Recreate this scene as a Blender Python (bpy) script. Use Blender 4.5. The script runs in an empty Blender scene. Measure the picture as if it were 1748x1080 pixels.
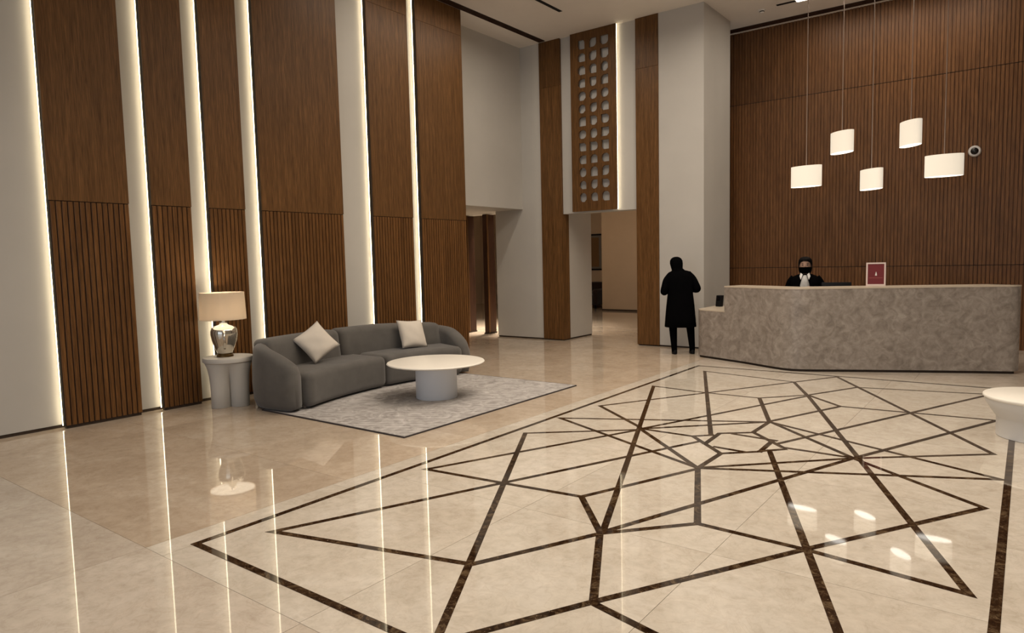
import bpy, bmesh, math, random
from mathutils import Vector, Matrix
random.seed(7)
S = bpy.context.scene
COL = S.collection

# ------------------------------------------------------------------ camera
YAW, PITCH, ROLL, FPX, EYE = -0.647017814, 0.0817986, -0.0230719886, 1169.926, 1.65
def _cam():
    f = Vector((math.sin(YAW) * math.cos(PITCH), math.cos(YAW) * math.cos(PITCH), -math.sin(PITCH)))
    r = Vector((math.cos(YAW), -math.sin(YAW), 0)); u = r.cross(f)
    r2 = r * math.cos(ROLL) + u * math.sin(ROLL); u2 = -r * math.sin(ROLL) + u * math.cos(ROLL)
    cd = bpy.data.cameras.new('camera'); cd.sensor_width = 36; cd.lens = FPX / 1748 * 36
    cd.clip_start = 0.05; cd.clip_end = 200
    co = bpy.data.objects.new('camera', cd); COL.objects.link(co)
    co.matrix_world = Matrix(((r2.x, u2.x, -f.x, 0), (r2.y, u2.y, -f.y, 0), (r2.z, u2.z, -f.z, EYE), (0, 0, 0, 1)))
    S.camera = co
_cam()

# ------------------------------------------------------------------ world, exposure
S.view_settings.view_transform = 'Standard'
S.view_settings.look = 'None'
S.view_settings.gamma = 1.0
S.view_settings.use_curve_mapping = False
S.view_settings.exposure = 0.15
W = bpy.data.worlds.new('world'); S.world = W; W.use_nodes = True
W.node_tree.nodes['Background'].inputs[0].default_value = (0.75, 0.86, 1.0, 1)
W.node_tree.nodes['Background'].inputs[1].default_value = 0.35

def area(name, loc, sx, sy, power, color, direction=(0, 0, -1), spread=180):
    l = bpy.data.lights.new(name, 'AREA'); l.shape = 'RECTANGLE'; l.size = sx; l.size_y = sy
    l.energy = power; l.color = color; l.spread = math.radians(spread)
    o = bpy.data.objects.new(name, l); COL.objects.link(o); o.location = loc
    o.rotation_euler = Vector(direction).to_track_quat('-Z', 'Y').to_euler()
    return o
WARM = (1.0, 0.87, 0.72)
CZ = 5.97                                                    # ceiling height
area('overhead_light', (-6.69, 8.6, CZ - .03), .12, 3.7, 52, WARM, spread=170)
area('overhead_light', (-3.9, 7.9, CZ - .03), .12, 5.6, 120, WARM, spread=160)  # unseen area light with no slot, added to brighten the far end
area('overhead_light', (-2.0, 4.4, CZ - .03), .12, 9.6, 225, WARM, spread=145)  # main overhead fill, added out of view without a fixture
area('overhead_light', (2.6, 3.4, CZ - .03), .12, 12.0, 85, WARM, spread=130)  # added fill on the right, no slot in the ceiling here
area('overhead_light', (-1.9, 12.7, CZ - .03), 2.9, .06, 42, WARM)
area('daylight', (-1.5, -6.95, 2.6), 9.0, 4.4, 130, (0.76, 0.86, 1.0), (0, 1, -.05))
area('hall_light', (-10.15, 12.95, 4.3), .5, .5, 150, WARM, spread=75)
area('hall_light', (-8.2, 14.3, 4.35), 1.6, 1.6, 62, WARM)  # hidden area light added to brighten the hall, no fixture

# ------------------------------------------------------------------ helpers
def mesh(name, verts, faces, mat, parent=None, smooth=False, loc=None):
    me = bpy.data.meshes.new(name); me.from_pydata([tuple(v) for v in verts], [], faces); me.update()
    if mat: me.materials.append(mat)
    if smooth:
        for p in me.polygons: p.use_smooth = True
    return link(name, me, parent, loc)
def link(name, me, parent=None, loc=None):
    o = bpy.data.objects.new(name, me); COL.objects.link(o)
    if parent: o.parent = parent
    if loc is not None: o.location = loc
    return o
def bmobj(name, bm, mat, parent=None, smooth=False, loc=None, angle=None):
    bmesh.ops.recalc_face_normals(bm, faces=bm.faces)
    me = bpy.data.meshes.new(name); bm.to_mesh(me); bm.free()
    if mat: me.materials.append(mat)
    if smooth:
        for p in me.polygons: p.use_smooth = True
        if angle: me.set_sharp_from_angle(angle=math.radians(angle))
    return link(name, me, parent, loc)
def box_bm(x0, x1, y0, y1, z0, z1, bevel=0, seg=2, bm=None):
    b = bmesh.new() if bm is None else bm
    r = bmesh.ops.create_cube(b, size=1)
    for v in r['verts']:
        v.co = Vector((x0 + (v.co.x + .5) * (x1 - x0), y0 + (v.co.y + .5) * (y1 - y0), z0 + (v.co.z + .5) * (z1 - z0)))
    if bevel:
        es = list({e for v in r['verts'] for e in v.link_edges})
        bmesh.ops.bevel(b, geom=es, offset=bevel, segments=seg, profile=.5, affect='EDGES')
    return b
def box(name, x0, x1, y0, y1, z0, z1, mat, parent=None, bevel=0, seg=2):
    return bmobj(name, box_bm(x0, x1, y0, y1, z0, z1, bevel, seg), mat, parent, smooth=bool(bevel), angle=40)
def tag(o, label, cat, group=None, kind=None):
    o['label'] = label; o['category'] = cat
    if group: o['group'] = group
    if kind: o['kind'] = kind
    return o
def struct(o, label=None):
    o['kind'] = 'structure'
    if label: o['label'] = label
    return o
def thing(name, loc, label, cat, group=None, rz=0):
    o = bpy.data.objects.new(name, None); COL.objects.link(o); o.location = loc; o.rotation_euler = (0, 0, rz)
    o.empty_display_size = .1
    return tag(o, label, cat, group)
def lathe_bm(prof, n=48, bm=None, cx=0, cy=0, sx=1, sy=1, cap=True):
    b = bmesh.new() if bm is None else bm
    rings = []
    for r, z in prof:
        if r < 1e-6: rings.append([b.verts.new((cx, cy, z))])
        else: rings.append([b.verts.new((cx + r * sx * math.cos(2 * math.pi * i / n), cy + r * sy * math.sin(2 * math.pi * i / n), z)) for i in range(n)])
    for a, c in zip(rings, rings[1:]):
        for i in range(n):
            j = (i + 1) % n
            if len(a) == 1 and len(c) == 1: continue
            if len(a) == 1: b.faces.new((a[0], c[i], c[j]))
            elif len(c) == 1: b.faces.new((a[i], c[0], a[j]))
            else: b.faces.new((a[i], c[i], c[j], a[j]))
    return b
def loft(rings, closed_ends=True, bm=None, wrap=True):
    b = bmesh.new() if bm is None else bm
    R = [[b.verts.new(p) for p in ring] for ring in rings]
    n = len(R[0])
    for a, c in zip(R, R[1:]):
        for i in range(n if wrap else n - 1):
            j = (i + 1) % n
            b.faces.new((a[i], c[i], c[j], a[j]))
    if closed_ends:
        b.faces.new(R[0][::-1]); b.faces.new(R[-1])
    return b

# ------------------------------------------------------------------ materials
def nodes(name):
    m = bpy.data.materials.new(name); m.use_nodes = True
    nt = m.node_tree; return m, nt, nt.nodes['Principled BSDF']
def simple(name, col, rough=.5, metal=0., spec=.5, emit=None, es=0):
    m, nt, b = nodes(name)
    b.inputs['Base Color'].default_value = (*col, 1); b.inputs['Roughness'].default_value = rough
    b.inputs['Metallic'].default_value = metal; b.inputs['Specular IOR Level'].default_value = spec
    if emit: b.inputs['Emission Color'].default_value = (*emit, 1); b.inputs['Emission Strength'].default_value = es
    return m
def coords(nt, scale, rnd=0., src='Object'):
    tc = nt.nodes.new('ShaderNodeTexCoord'); mp = nt.nodes.new('ShaderNodeMapping')
    mp.inputs['Scale'].default_value = scale
    nt.links.new(tc.outputs[src], mp.inputs['Vector'])
    if rnd:
        oi = nt.nodes.new('ShaderNodeObjectInfo'); mu = nt.nodes.new('ShaderNodeMath'); mu.operation = 'MULTIPLY'
        mu.inputs[1].default_value = rnd; nt.links.new(oi.outputs['Random'], mu.inputs[0])
        cb = nt.nodes.new('ShaderNodeCombineXYZ')
        for k in range(3): nt.links.new(mu.outputs[0], cb.inputs[k])
        nt.links.new(cb.outputs[0], mp.inputs['Location'])
    return mp.outputs['Vector']
def noise(nt, vec, scale, detail=4, rough=.55, dist=0.):
    n = nt.nodes.new('ShaderNodeTexNoise'); n.inputs['Scale'].default_value = scale
    n.inputs['Detail'].default_value = detail; n.inputs['Roughness'].default_value = rough
    n.inputs['Distortion'].default_value = dist
    nt.links.new(vec, n.inputs['Vector']); return n.outputs[0]
def ramp(nt, fac, stops):
    r = nt.nodes.new('ShaderNodeValToRGB'); e = r.color_ramp.elements
    while len(e) < len(stops): e.new(.5)
    for el, (p, c) in zip(e, stops): el.position = p; el.color = (*c, 1)
    nt.links.new(fac, r.inputs[0]); return r.outputs[0]
def mix(nt, fac, a, b, mode='MIX'):
    m = nt.nodes.new('ShaderNodeMix'); m.data_type = 'RGBA'; m.blend_type = mode
    if isinstance(fac, (int, float)): m.inputs[0].default_value = fac
    else: nt.links.new(fac, m.inputs[0])
    for s, v in ((m.inputs[6], a), (m.inputs[7], b)):
        if isinstance(v, tuple): s.default_value = (*v, 1)
        else: nt.links.new(v, s)
    return m.outputs[2]
def tone(nt, col, amt):
    oi = nt.nodes.new('ShaderNodeObjectInfo'); mr = nt.nodes.new('ShaderNodeMapRange')
    mr.inputs[3].default_value = 1 - amt; mr.inputs[4].default_value = 1 + amt
    nt.links.new(oi.outputs['Random'], mr.inputs[0])
    hs = nt.nodes.new('ShaderNodeHueSaturation'); nt.links.new(mr.outputs[0], hs.inputs['Value']); nt.links.new(col, hs.inputs['Color'])
    return hs.outputs[0]
def bump(nt, b, h, strength, dist=.01):
    bp = nt.nodes.new('ShaderNodeBump'); bp.inputs['Strength'].default_value = strength; bp.inputs['Distance'].default_value = dist
    nt.links.new(h, bp.inputs['Height']); nt.links.new(bp.outputs[0], b.inputs['Normal'])

def wood_mat(name, dark, mid, light, rough=.42):
    m, nt, b = nodes(name)
    v = coords(nt, (1, 1, .045), 37)
    n1 = noise(nt, v, 26, 5, .6); n2 = noise(nt, v, 130, 3, .5)
    c = ramp(nt, n1, [(.25, dark), (.5, mid), (.78, light)])
    c2 = ramp(nt, n2, [(.3, (.62, .62, .62)), (.7, (1.22, 1.22, 1.22))])
    c = mix(nt, 1.0, c, c2, 'MULTIPLY')
    c = tone(nt, c, .10)
    nt.links.new(c, b.inputs['Base Color']); b.inputs['Roughness'].default_value = rough
    b.inputs['Specular IOR Level'].default_value = .22
    return m
WOOD = wood_mat('walnut_veneer', (.09, .041, .0125), (.135, .064, .021), (.19, .093, .033))
WOOD_SLAT = wood_mat('walnut_slat', (.10, .043, .0125), (.15, .067, .021), (.205, .096, .032), .4)
WOOD_DARK = wood_mat('dark_walnut', (.03, .013, .008), (.055, .024, .013), (.08, .036, .02))
WOOD_BACK = wood_mat('walnut_rib', (.105, .046, .0175), (.16, .073, .029), (.22, .105, .043))
BACKING = simple('dark_backing', (.022, .011, .005), .7)
SHADOWGAP = simple('bronze_skirting', (.035, .02, .012), .5)

def plaster(name, col, rough=.75):
    m, nt, b = nodes(name); v = coords(nt, (1, 1, 1))
    n = noise(nt, v, 1.3, 4); n2 = noise(nt, v, 9, 3)
    c = ramp(nt, n, [(.3, tuple(x * .97 for x in col)), (.7, tuple(min(1, x * 1.03) for x in col))])
    nt.links.new(c, b.inputs['Base Color']); b.inputs['Roughness'].default_value = rough
    b.inputs['Specular IOR Level'].default_value = .2
    bump(nt, b, n2, .04, .01); return m
PLASTER = plaster('warm_white_plaster', (.52, .50, .465))
PLASTER_HALL = plaster('beige_plaster', (.47, .36, .255))
CEIL = plaster('ceiling_paint', (.76, .715, .665))

def marble(name, lo, mid, hi, rough=.07, tn=.05, k=1.):
    m, nt, b = nodes(name); v = coords(nt, (1, 1, 1), 53)
    n1 = noise(nt, v, 1.5 * k, 9, .62, .6); n2 = noise(nt, v, 5 * k, 8, .65, 1.5); n3 = noise(nt, v, 13 * k, 7, .68, .4)
    c = ramp(nt, n1, [(.3, lo), (.5, mid), (.72, hi)])
    vein = ramp(nt, n2, [(.46, (1, 1, 1)), (.495, (.86, .82, .78)), (.51, (.97, .96, .95)), (.6, (1.03, 1.03, 1.02))])
    c = mix(nt, .55, c, vein, 'MULTIPLY')
    sp = ramp(nt, n3, [(.32, (.86, .845, .82)), (.5, (1, 1, 1)), (.68, (1.10, 1.10, 1.10))])
    c = mix(nt, .8, c, sp, 'MULTIPLY')
    c = tone(nt, c, tn)
    nt.links.new(c, b.inputs['Base Color']); b.inputs['Roughness'].default_value = rough
    b.inputs['IOR'].default_value = 1.52
    return m
MARBLE = marble('cream_marble', (.47, .405, .335), (.54, .475, .40), (.61, .55, .475), .03)
MARBLE_BROWN = marble('beige_marble', (.455, .365, .275), (.535, .44, .34), (.60, .51, .41), .03)
MARBLE_BAND = marble('pale_marble_band', (.53, .47, .39), (.59, .535, .455), (.65, .595, .52), .03, tn=.03)
def emperador():
    m, nt, b = nodes('dark_brown_marble'); v = coords(nt, (1, 1, 1), 11)
    n = noise(nt, v, 14, 8, .65, 1.2); n2 = noise(nt, v, 40, 6, .7, 2)
    c = ramp(nt, n, [(.34, (.008, .0035, .002)), (.5, (.030, .015, .007)), (.64, (.10, .066, .036))])
    ve = ramp(nt, n2, [(.60, (0, 0, 0)), (.70, (.22, .17, .115))])
    c = mix(nt, 1., c, ve, 'ADD')
    nt.links.new(c, b.inputs['Base Color']); b.inputs['Roughness'].default_value = .04; return m
EMPERADOR = emperador()
def desk_stone():
    m, nt, b = nodes('taupe_stone'); v = coords(nt, (1, 1, 1))
    n1 = noise(nt, v, 7, 6, .6, 1.2); n2 = noise(nt, v, 17, 5, .6, .6)
    c = ramp(nt, n1, [(.3, (.205, .175, .15)), (.5, (.295, .255, .222)), (.7, (.39, .345, .305))])
    d = ramp(nt, n2, [(.3, (.84, .83, .81)), (.55, (1, 1, 1)), (.75, (1.1, 1.1, 1.1))])
    c = mix(nt, 1., c, d, 'MULTIPLY')
    nt.links.new(c, b.inputs['Base Color']); b.inputs['Roughness'].default_value = .4; return m
DESK = desk_stone()
DESK_TOP = simple('desk_top_stone', (.56, .48, .38), .3)
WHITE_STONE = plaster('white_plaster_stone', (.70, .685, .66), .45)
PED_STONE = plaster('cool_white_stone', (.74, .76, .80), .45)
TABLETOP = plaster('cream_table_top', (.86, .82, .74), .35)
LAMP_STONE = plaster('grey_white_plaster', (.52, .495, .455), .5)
def fabric(name, col, sc=220, var=.12, rough=.95, sheen=.25):
    m, nt, b = nodes(name); v = coords(nt, (1, 1, 1))
    n = noise(nt, v, sc, 2); n2 = noise(nt, v, 5, 4)
    c = ramp(nt, n2, [(.3, tuple(x * (1 - var) for x in col)), (.7, tuple(x * (1 + var) for x in col))])
    nt.links.new(c, b.inputs['Base Color']); b.inputs['Roughness'].default_value = rough
    b.inputs['Sheen Weight'].default_value = sheen; b.inputs['Specular IOR Level'].default_value = .1 if sheen else .02
    bump(nt, b, n, .25, .004); return m
SOFA = fabric('grey_velvet', (.115, .107, .098))
PILLOW = fabric('ivory_linen', (.66, .60, .52), 300, .05)
ARMCHAIR = fabric('dark_brown_velvet', (.03, .018, .014))
BLACK = fabric('black_cloth', (.0022, .0022, .0025), 400, .1, sheen=0)
BLACK_HAIR = simple('black_hair', (.004, .003, .003), .75, spec=.12)
BLACK_PLASTIC = simple('black_plastic', (.004, .004, .005), .55, spec=.2)
SKIN = simple('skin', (.36, .22, .16), .6)
SHIRT = fabric('pale_patterned_scarf', (.50, .50, .49), 90, .25)
COLLAR = simple('white_collar', (.75, .74, .72), .8)
def rug_mat():
    m, nt, b = nodes('taupe_rug_pile'); v = coords(nt, (1, 1, 1))
    n1 = noise(nt, v, 5, 7, .65, 2.0); n2 = noise(nt, v, 90, 2)
    w = nt.nodes.new('ShaderNodeTexWave'); w.wave_type = 'RINGS'; w.rings_direction = 'Z'
    w.inputs['Scale'].default_value = 3.2; w.inputs['Distortion'].default_value = 1.5; w.inputs['Detail'].default_value = 2
    mp = nt.nodes.new('ShaderNodeMapping'); mp.inputs['Location'].default_value = (5.3, -7.6, 0)
    nt.links.new(v, mp.inputs['Vector']); nt.links.new(mp.outputs[0], w.inputs['Vector'])
    c = ramp(nt, n1, [(.3, (.27, .25, .237)), (.5, (.40, .378, .362)), (.7, (.55, .525, .51))])
    wv = ramp(nt, w.outputs[1], [(.35, (.9, .9, .9)), (.7, (1.12, 1.12, 1.12))])
    c = mix(nt, .6, c, wv, 'MULTIPLY')
    nt.links.new(c, b.inputs['Base Color']); b.inputs['Roughness'].default_value = 1
    b.inputs['Specular IOR Level'].default_value = 0; bump(nt, b, n2, .5, .01); return m
RUG = rug_mat()
RUG_EDGE = simple('rug_binding', (.05, .04, .04), .9)
LED = simple('led_tape', (1, .9, .7), .5, emit=(1.0, .84, .57), es=8)
METAL = simple('brushed_metal', (.55, .53, .5), .3, 1)
BRONZE = simple('antique_bronze', (.12, .075, .03), .35, 1)
DIFFUSER = simple('dark_grille', (.03, .022, .017), .6)
def shade_mat(name, col, emit, es):
    m, nt, b = nodes(name); v = coords(nt, (1, 1, 1)); n = noise(nt, v, 160, 2)
    b.inputs['Base Color'].default_value = (*col, 1); b.inputs['Roughness'].default_value = .9
    b.inputs['Emission Color'].default_value = (*emit, 1); b.inputs['Emission Strength'].default_value = es
    bump(nt, b, n, .1, .002); return m
PENDANT = shade_mat('lit_pendant_fabric', (.8, .74, .62), (1.0, .90, .74), .44)
PENDANT_GLOW = simple('lit_diffuser', (1, 1, 1), .6, emit=(1, .95, .86), es=3.2)
SLOT_LAMP = simple('lit_slot_lamp', (1, 1, 1), .6, emit=(1, .93, .8), es=8)
def lampshade():
    m, nt, b = nodes('beige_lampshade_linen')
    b.inputs['Base Color'].default_value = (.62, .53, .42, 1); b.inputs['Roughness'].default_value = .9
    tr = nt.nodes.new('ShaderNodeBsdfTranslucent'); tr.inputs[0].default_value = (.74, .66, .55, 1)
    mx = nt.nodes.new('ShaderNodeMixShader'); mx.inputs[0].default_value = .28
    nt.links.new(b.outputs[0], mx.inputs[1]); nt.links.new(tr.outputs[0], mx.inputs[2])
    nt.links.new(mx.outputs[0], nt.nodes['Material Output'].inputs[0]); return m
LAMPSHADE = lampshade()
MERCURY = simple('mercury_glass', (.62, .58, .50), .09, .85)
BULB = simple('bulb', (1, 1, 1), .5, emit=(1, .88, .70), es=52)
LAMP_GLOW = simple('lamp_inner_glow', (.9, .85, .75), .6, emit=(1, .86, .66), es=1.6)  # emission standing in for the bulb-lit inside of the shade
RED = simple('red_print', (.15, .010, .013), .5)
WHITE_PLASTIC = simple('white_plastic', (.72, .69, .66), .4)
PINK_FRAME = simple('pale_frame', (.72, .60, .55), .4)
GLASS_DARK = simple('dark_dome', (.004, .004, .005), .08)
CORD = simple('grey_cord', (.35, .27, .22), .5)
PRINT_A = simple('ochre_print', (.16, .085, .03), .6)
PRINT_B = simple('grey_print', (.17, .15, .13), .6)
def pane_mat():
    m, nt, b = nodes('window_glass')
    tr = nt.nodes.new('ShaderNodeBsdfTransparent'); gl = nt.nodes.new('ShaderNodeBsdfGlossy'); gl.inputs['Roughness'].default_value = .02
    mx = nt.nodes.new('ShaderNodeMixShader'); mx.inputs[0].default_value = .06
    nt.links.new(tr.outputs[0], mx.inputs[1]); nt.links.new(gl.outputs[0], mx.inputs[2])
    nt.links.new(mx.outputs[0], nt.nodes['Material Output'].inputs[0]); return m
PANE = pane_mat()

# ------------------------------------------------------------------ floor
floor = struct(box('floor', -17.2, 7.2, -7.2, 21.2, -.12, -.008, simple('grout', (.20, .15, .11), .8)), 'polished cream marble floor with dark star inlay')
BX0, BX1, BY0, BY1 = -3.94, -.075, 2.02, 9.86          # inlaid border rectangle
BAND = .2
_tile_cache = {}
def tile(x0, x1, y0, y1, mat, name='floor_tile'):
    g = .0012
    w, d = round(x1 - x0 - 2 * g, 4), round(y1 - y0 - 2 * g, 4)
    if w < .01 or d < .01: return
    key = (w, d, mat.name)
    if key not in _tile_cache:
        b = box_bm(-w / 2, w / 2, -d / 2, d / 2, -.012, 0)
        me = bpy.data.meshes.new(name); b.to_mesh(me); b.free(); me.materials.append(mat); _tile_cache[key] = me
    o = link(name, _tile_cache[key], floor); o.location = ((x0 + x1) / 2, (y0 + y1) / 2, 0)
T = 1.5
ox0, ox1, oy0, oy1 = BX0 - BAND, BX1 + BAND, BY0 - BAND, BY1 + BAND
def grid_region(x0, x1, y0, y1, ax, ay, tx=T, ty=T, mat=None):
    def cuts(a, b, anchor, t):
        c = [a]; k = math.floor((a - anchor) / t) + 1
        while anchor + k * t < b - 1e-6:
            if anchor + k * t > a + 1e-6: c.append(anchor + k * t)
            k += 1
        return c + [b]
    cx, cy = cuts(x0, x1, ax, tx), cuts(y0, y1, ay, ty)
    for a, b in zip(cx, cx[1:]):
        for c, d in zip(cy, cy[1:]): tile(a, b, c, d, mat or MARBLE)
grid_region(-8.3, ox0, -1.2, oy0, ox0, oy0)
grid_region(-8.3, ox0, oy0, 14.0, ox0, oy0, mat=MARBLE_BROWN)                # seating side
grid_region(-17, -8.3, 9.2, 14.0, ox0, oy0, 3.0, 3.0, MARBLE_BROWN)       # side passage
grid_region(-17, ox0, 14.0, 21, ox0, oy0, 3.0, 3.0, MARBLE_BROWN)         # hall beyond the portal
grid_region(ox1, 4.2, -1.2, 14.0, ox1, oy0)
grid_region(ox0, ox1, -1.2, oy0, ox0, oy0)
grid_region(ox0, ox1, oy1, 14.0, ox0, oy1)
tile(-17, 7.2, -7.2, -1.2, MARBLE); tile(4.2, 7.2, -1.2, 21, MARBLE)
# pale band round the inlay, then the field
n = 6
for i in range(n):
    a = oy0 + (oy1 - oy0) * i / n; b = oy0 + (oy1 - oy0) * (i + 1) / n
    tile(ox0, BX0, a, b, MARBLE_BAND, 'band_tile'); tile(BX1, ox1, a, b, MARBLE_BAND, 'band_tile')
for i in range(3):
    a = BX0 + (BX1 - BX0) * i / 3; b = BX0 + (BX1 - BX0) * (i + 1) / 3
    tile(a, b, oy0, BY0, MARBLE_BAND, 'band_tile'); tile(a, b, BY1, oy1, MARBLE_BAND, 'band_tile')
for i in range(3):
    for j in range(5):
        tile(BX0 + (BX1 - BX0) * i / 3, BX0 + (BX1 - BX0) * (i + 1) / 3, BY0 + (BY1 - BY0) * j / 5, BY0 + (BY1 - BY0) * (j + 1) / 5, MARBLE_BAND, 'field_tile')
INLAY = [(-3.806, 8.018, -2.01, 3.52), (-3.806, 8.018, -3.086, 7.93), (-3.086, 7.93, -2.452, 7.936), (-3.68, 9.428, -2.296, 6.037), (-3.678, 9.429, -2.386, 9.165), (-2.386, 9.165, -2.019, 8.348), (-2.03, 8.382, -0.181, 3.83), (-3.802, 6.63, -2.008, 9.82), (-2.008, 9.82, -0.185, 6.654), (-0.185, 6.654, -1.086, 5.943), (-1.086, 5.943, -2.021, 5.047), (-0.308, 9.429, -1.708, 6.073), (-0.308, 9.429, -1.643, 9.158), (-1.643, 9.158, -2.019, 8.389), (-2.04, 8.368, -2.45, 7.929), (-2.023, 8.298, -2.942, 5.949), (-3.86, 5.9, -2.011, 6.828), (-3.86, 5.9, -2.029, 5.042), (-3.802, 6.63, -2.966, 5.961), (-2.931, 5.902, -2.029, 5.042), (-3.802, 5.203, -2.931, 5.902), (-3.802, 5.199, -2.01, 2.05), (-3.804, 3.853, -2.936, 5.912), (-3.804, 3.853, -3.058, 3.92), (-3.058, 3.92, -2.439, 3.985), (-3.715, 2.395, -2.312, 5.775), (-3.715, 2.395, -2.385, 2.738), (-2.385, 2.738, -2.011, 3.501), (-2.014, 3.499, -2.441, 3.984), (-2.441, 3.984, -2.017, 5.014), (-2.013, 5.016, -1.592, 3.962), (-2.01, 3.528, -1.086, 5.943), (-2.014, 3.499, -1.592, 3.962), (-2.017, 3.497, -1.63, 2.756), (-1.63, 2.756, -2.01, 2.05), (-1.63, 2.756, -0.951, 3.941), (-0.951, 3.941, -0.184, 5.213), (-1.63, 2.745, -0.34, 2.44), (-1.592, 3.962, -0.949, 3.933), (-0.949, 3.933, -0.184, 3.839), (-1.711, 5.831, -0.34, 2.44), (-1.086, 5.943, -0.184, 5.209), (-0.115, 5.935, -2.021, 5.035), (-0.115, 5.935, -2.002, 6.834), (-0.204, 8.004, -1.086, 5.943), (-0.204, 8.004, -1.58, 7.922), (-1.58, 7.922, -2.015, 8.371), (-1.58, 7.922, -2.006, 6.868), (-2.439, 7.924, -2.005, 6.832), (-2.005, 6.832, -2.011, 6.34), (-2.011, 6.34, -2.258, 6.149), (-2.256, 6.15, -2.235, 5.73), (-2.425, 5.925, -2.013, 5.514), (-2.931, 5.928, -2.421, 5.922), (-2.425, 5.925, -2.282, 6.064), (-2.134, 5.687, -1.859, 5.664), (-2.011, 5.519, -1.762, 5.743), (-1.76, 5.73, -1.773, 6.124), (-2.0, 6.34, -1.64, 5.972), (-2.148, 6.197, -1.747, 6.159), (-2.013, 5.514, -2.02, 5.039), (-1.765, 5.754, -1.605, 5.93), (-1.64, 5.972, -1.088, 5.952), (-1.997, 6.837, -1.088, 5.952), (-2.937, 5.939, -2.011, 6.828),
         (BX0, BY0, BX0, BY1), (BX0, BY1, BX1, BY1), (BX1, BY1, BX1, BY0), (BX1, BY0, BX0, BY0)]
IW = .0225
def _ends():
    near = {}
    for i, q in enumerate(INLAY):
        for e in (0, 1):
            p = Vector(q[2 * e:2 * e + 2]); o = Vector(q[2 - 2 * e:4 - 2 * e])
            near[(i, e)] = (p, (o - p).normalized())
    out = {}
    for k, (p, d) in near.items():
        lst = [(kk, dd) for kk, (pp, dd) in near.items() if kk != k and (pp - p).length < .03]
        if len(lst) == 1:
            d2 = lst[0][1]; q = (p + near[lst[0][0]][0]) / 2
            cr = d.x * d2.y - d.y * d2.x
            if abs(cr) > .15:
                # outer and inner corner of the mitre
                v = (d + d2) / cr * IW
                sgn = 1 if cr > 0 else -1
                inner = q + v * sgn; outer = q - v * sgn
                n = Vector((-d.y, d.x))
                out[k] = (outer, inner) if (outer - q).dot(n) > 0 else (inner, outer)   # (left of d, right of d)
    return out
_mit = _ends()
for i, (x0, y0, x1, y1) in enumerate(INLAY):
    A, B = Vector((x0, y0)), Vector((x1, y1)); d = (B - A).normalized(); p = Vector((-d.y, d.x)) * IW; e = .012
    l0, r0 = _mit.get((i, 0), (A - d * e + p, A - d * e - p))
    l1, r1 = (lambda t: (t[1], t[0]))(_mit[(i, 1)]) if (i, 1) in _mit else (B + d * e + p, B + d * e - p)
    zt = .0004 + .000025 * i
    vs = [(*l0, zt), (*r0, zt), (*r1, zt), (*l1, zt)]
    vs += [(x, y, -.004) for x, y, z in vs]
    mesh('inlay_strip', vs, [(0, 1, 2, 3), (7, 6, 5, 4), (0, 4, 5, 1), (1, 5, 6, 2), (2, 6, 7, 3), (3, 7, 4, 0)], EMPERADOR, floor)

# ------------------------------------------------------------------ left wall with wood panels
XW, XP = -8.10, -7.974
wall_left = struct(box('wall_left', XW - .2, XW, -7.2, 9.3, .035, CZ, PLASTER), 'white plaster wall with wood panels and lit gaps')
struct(box('baseboard_left', XW - .2, XW - .012, -7.2, 9.3, 0, .035, SHADOWGAP))
PANELS = [(1.1 - 3.2, 1.55 - 3.2), (2.80, 3.58), (3.825, 4.29), (4.51, 4.995), (5.23, 6.56), (7.13, 7.975), (8.17, 9.28)]
JZ = 2.365
_slat = {}
def slat_mesh(h, w):
    key = (round(h, 3), round(w, 4))
    if key not in _slat:
        t = .016; pts = [(0, -w / 2), (t * .75, -w / 2), (t, -w / 2 + .006), (t, w / 2 - .006), (t * .75, w / 2), (0, w / 2)]
        vs = [(x, y, 0) for x, y in pts] + [(x, y, h) for x, y in pts]; k = len(pts)
        fs = [(i, (i + 1) % k, k + (i + 1) % k, k + i) for i in range(k)] + [tuple(range(k))[::-1], tuple(range(k, 2 * k))]
        me = bpy.data.meshes.new('slat'); me.from_pydata(vs, [], fs); me.materials.append(WOOD_SLAT); _slat[key] = me
    return _slat[key]
for i, (y0, y1) in enumerate(PANELS):
    p = box('wood_panel', XP - .075, XP - .016, y0, y1, .03, CZ, BACKING, wall_left)
    box('panel_plinth', XP - .07, XP - .02, y0 + .01, y1 - .01, 0, .03, SHADOWGAP, p)
    # lower slats
    n = max(1, round((y1 - y0) / .056)); s = (y1 - y0) / n
    for k in range(n):
        o = link('slat', slat_mesh(JZ - .035 - .004, s - .011), p); o.location = (XP - .016, y0 + s * (k + .5), .035)
    # upper veneer boards, split where a joint shows
    zj = 5.53
    box('veneer_board', XP - .016, XP, y0, y1, JZ + .004, zj - .001, WOOD, p, .0015, 1)
    box('veneer_board', XP - .016, XP, y0, y1, zj + .001, CZ - .002, WOOD, p, .0015, 1)
    # tape glued behind the edge of the panel, plus its aluminium end cap at the floor
    box('led_strip', XP - .090, XP - .0765, y0 - .002, y0 + .012, .03, CZ - .01, LED, wall_left)
# side passage beyond the panels
struct(box('wall_passage', -17, -8.30, 9.1, 9.3, 0, CZ, PLASTER))
struct(box('wall_over_passage', -14, -8.48, 9.3, 11.685, 2.70, CZ, PLASTER), 'white plaster wall above the side passage opening')
struct(box('wall_lintel', -17, -9.209, 11.685, 12.42, 2.70, 4.5, PLASTER))
# end wall (plane A), left part
YA = 11.685
struct(box('wall_end', -9.209, -7.99, YA, YA + .2, .03, 2.70, PLASTER), 'white wall between side passage and wood column')
struct(box('wall_end_upper', -8.48, -7.99, YA, YA + .2, 2.70, CZ, PLASTER))
struct(box('baseboard_end', -9.2, -7.99, YA + .012, YA + .19, 0, .03, SHADOWGAP))
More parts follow.
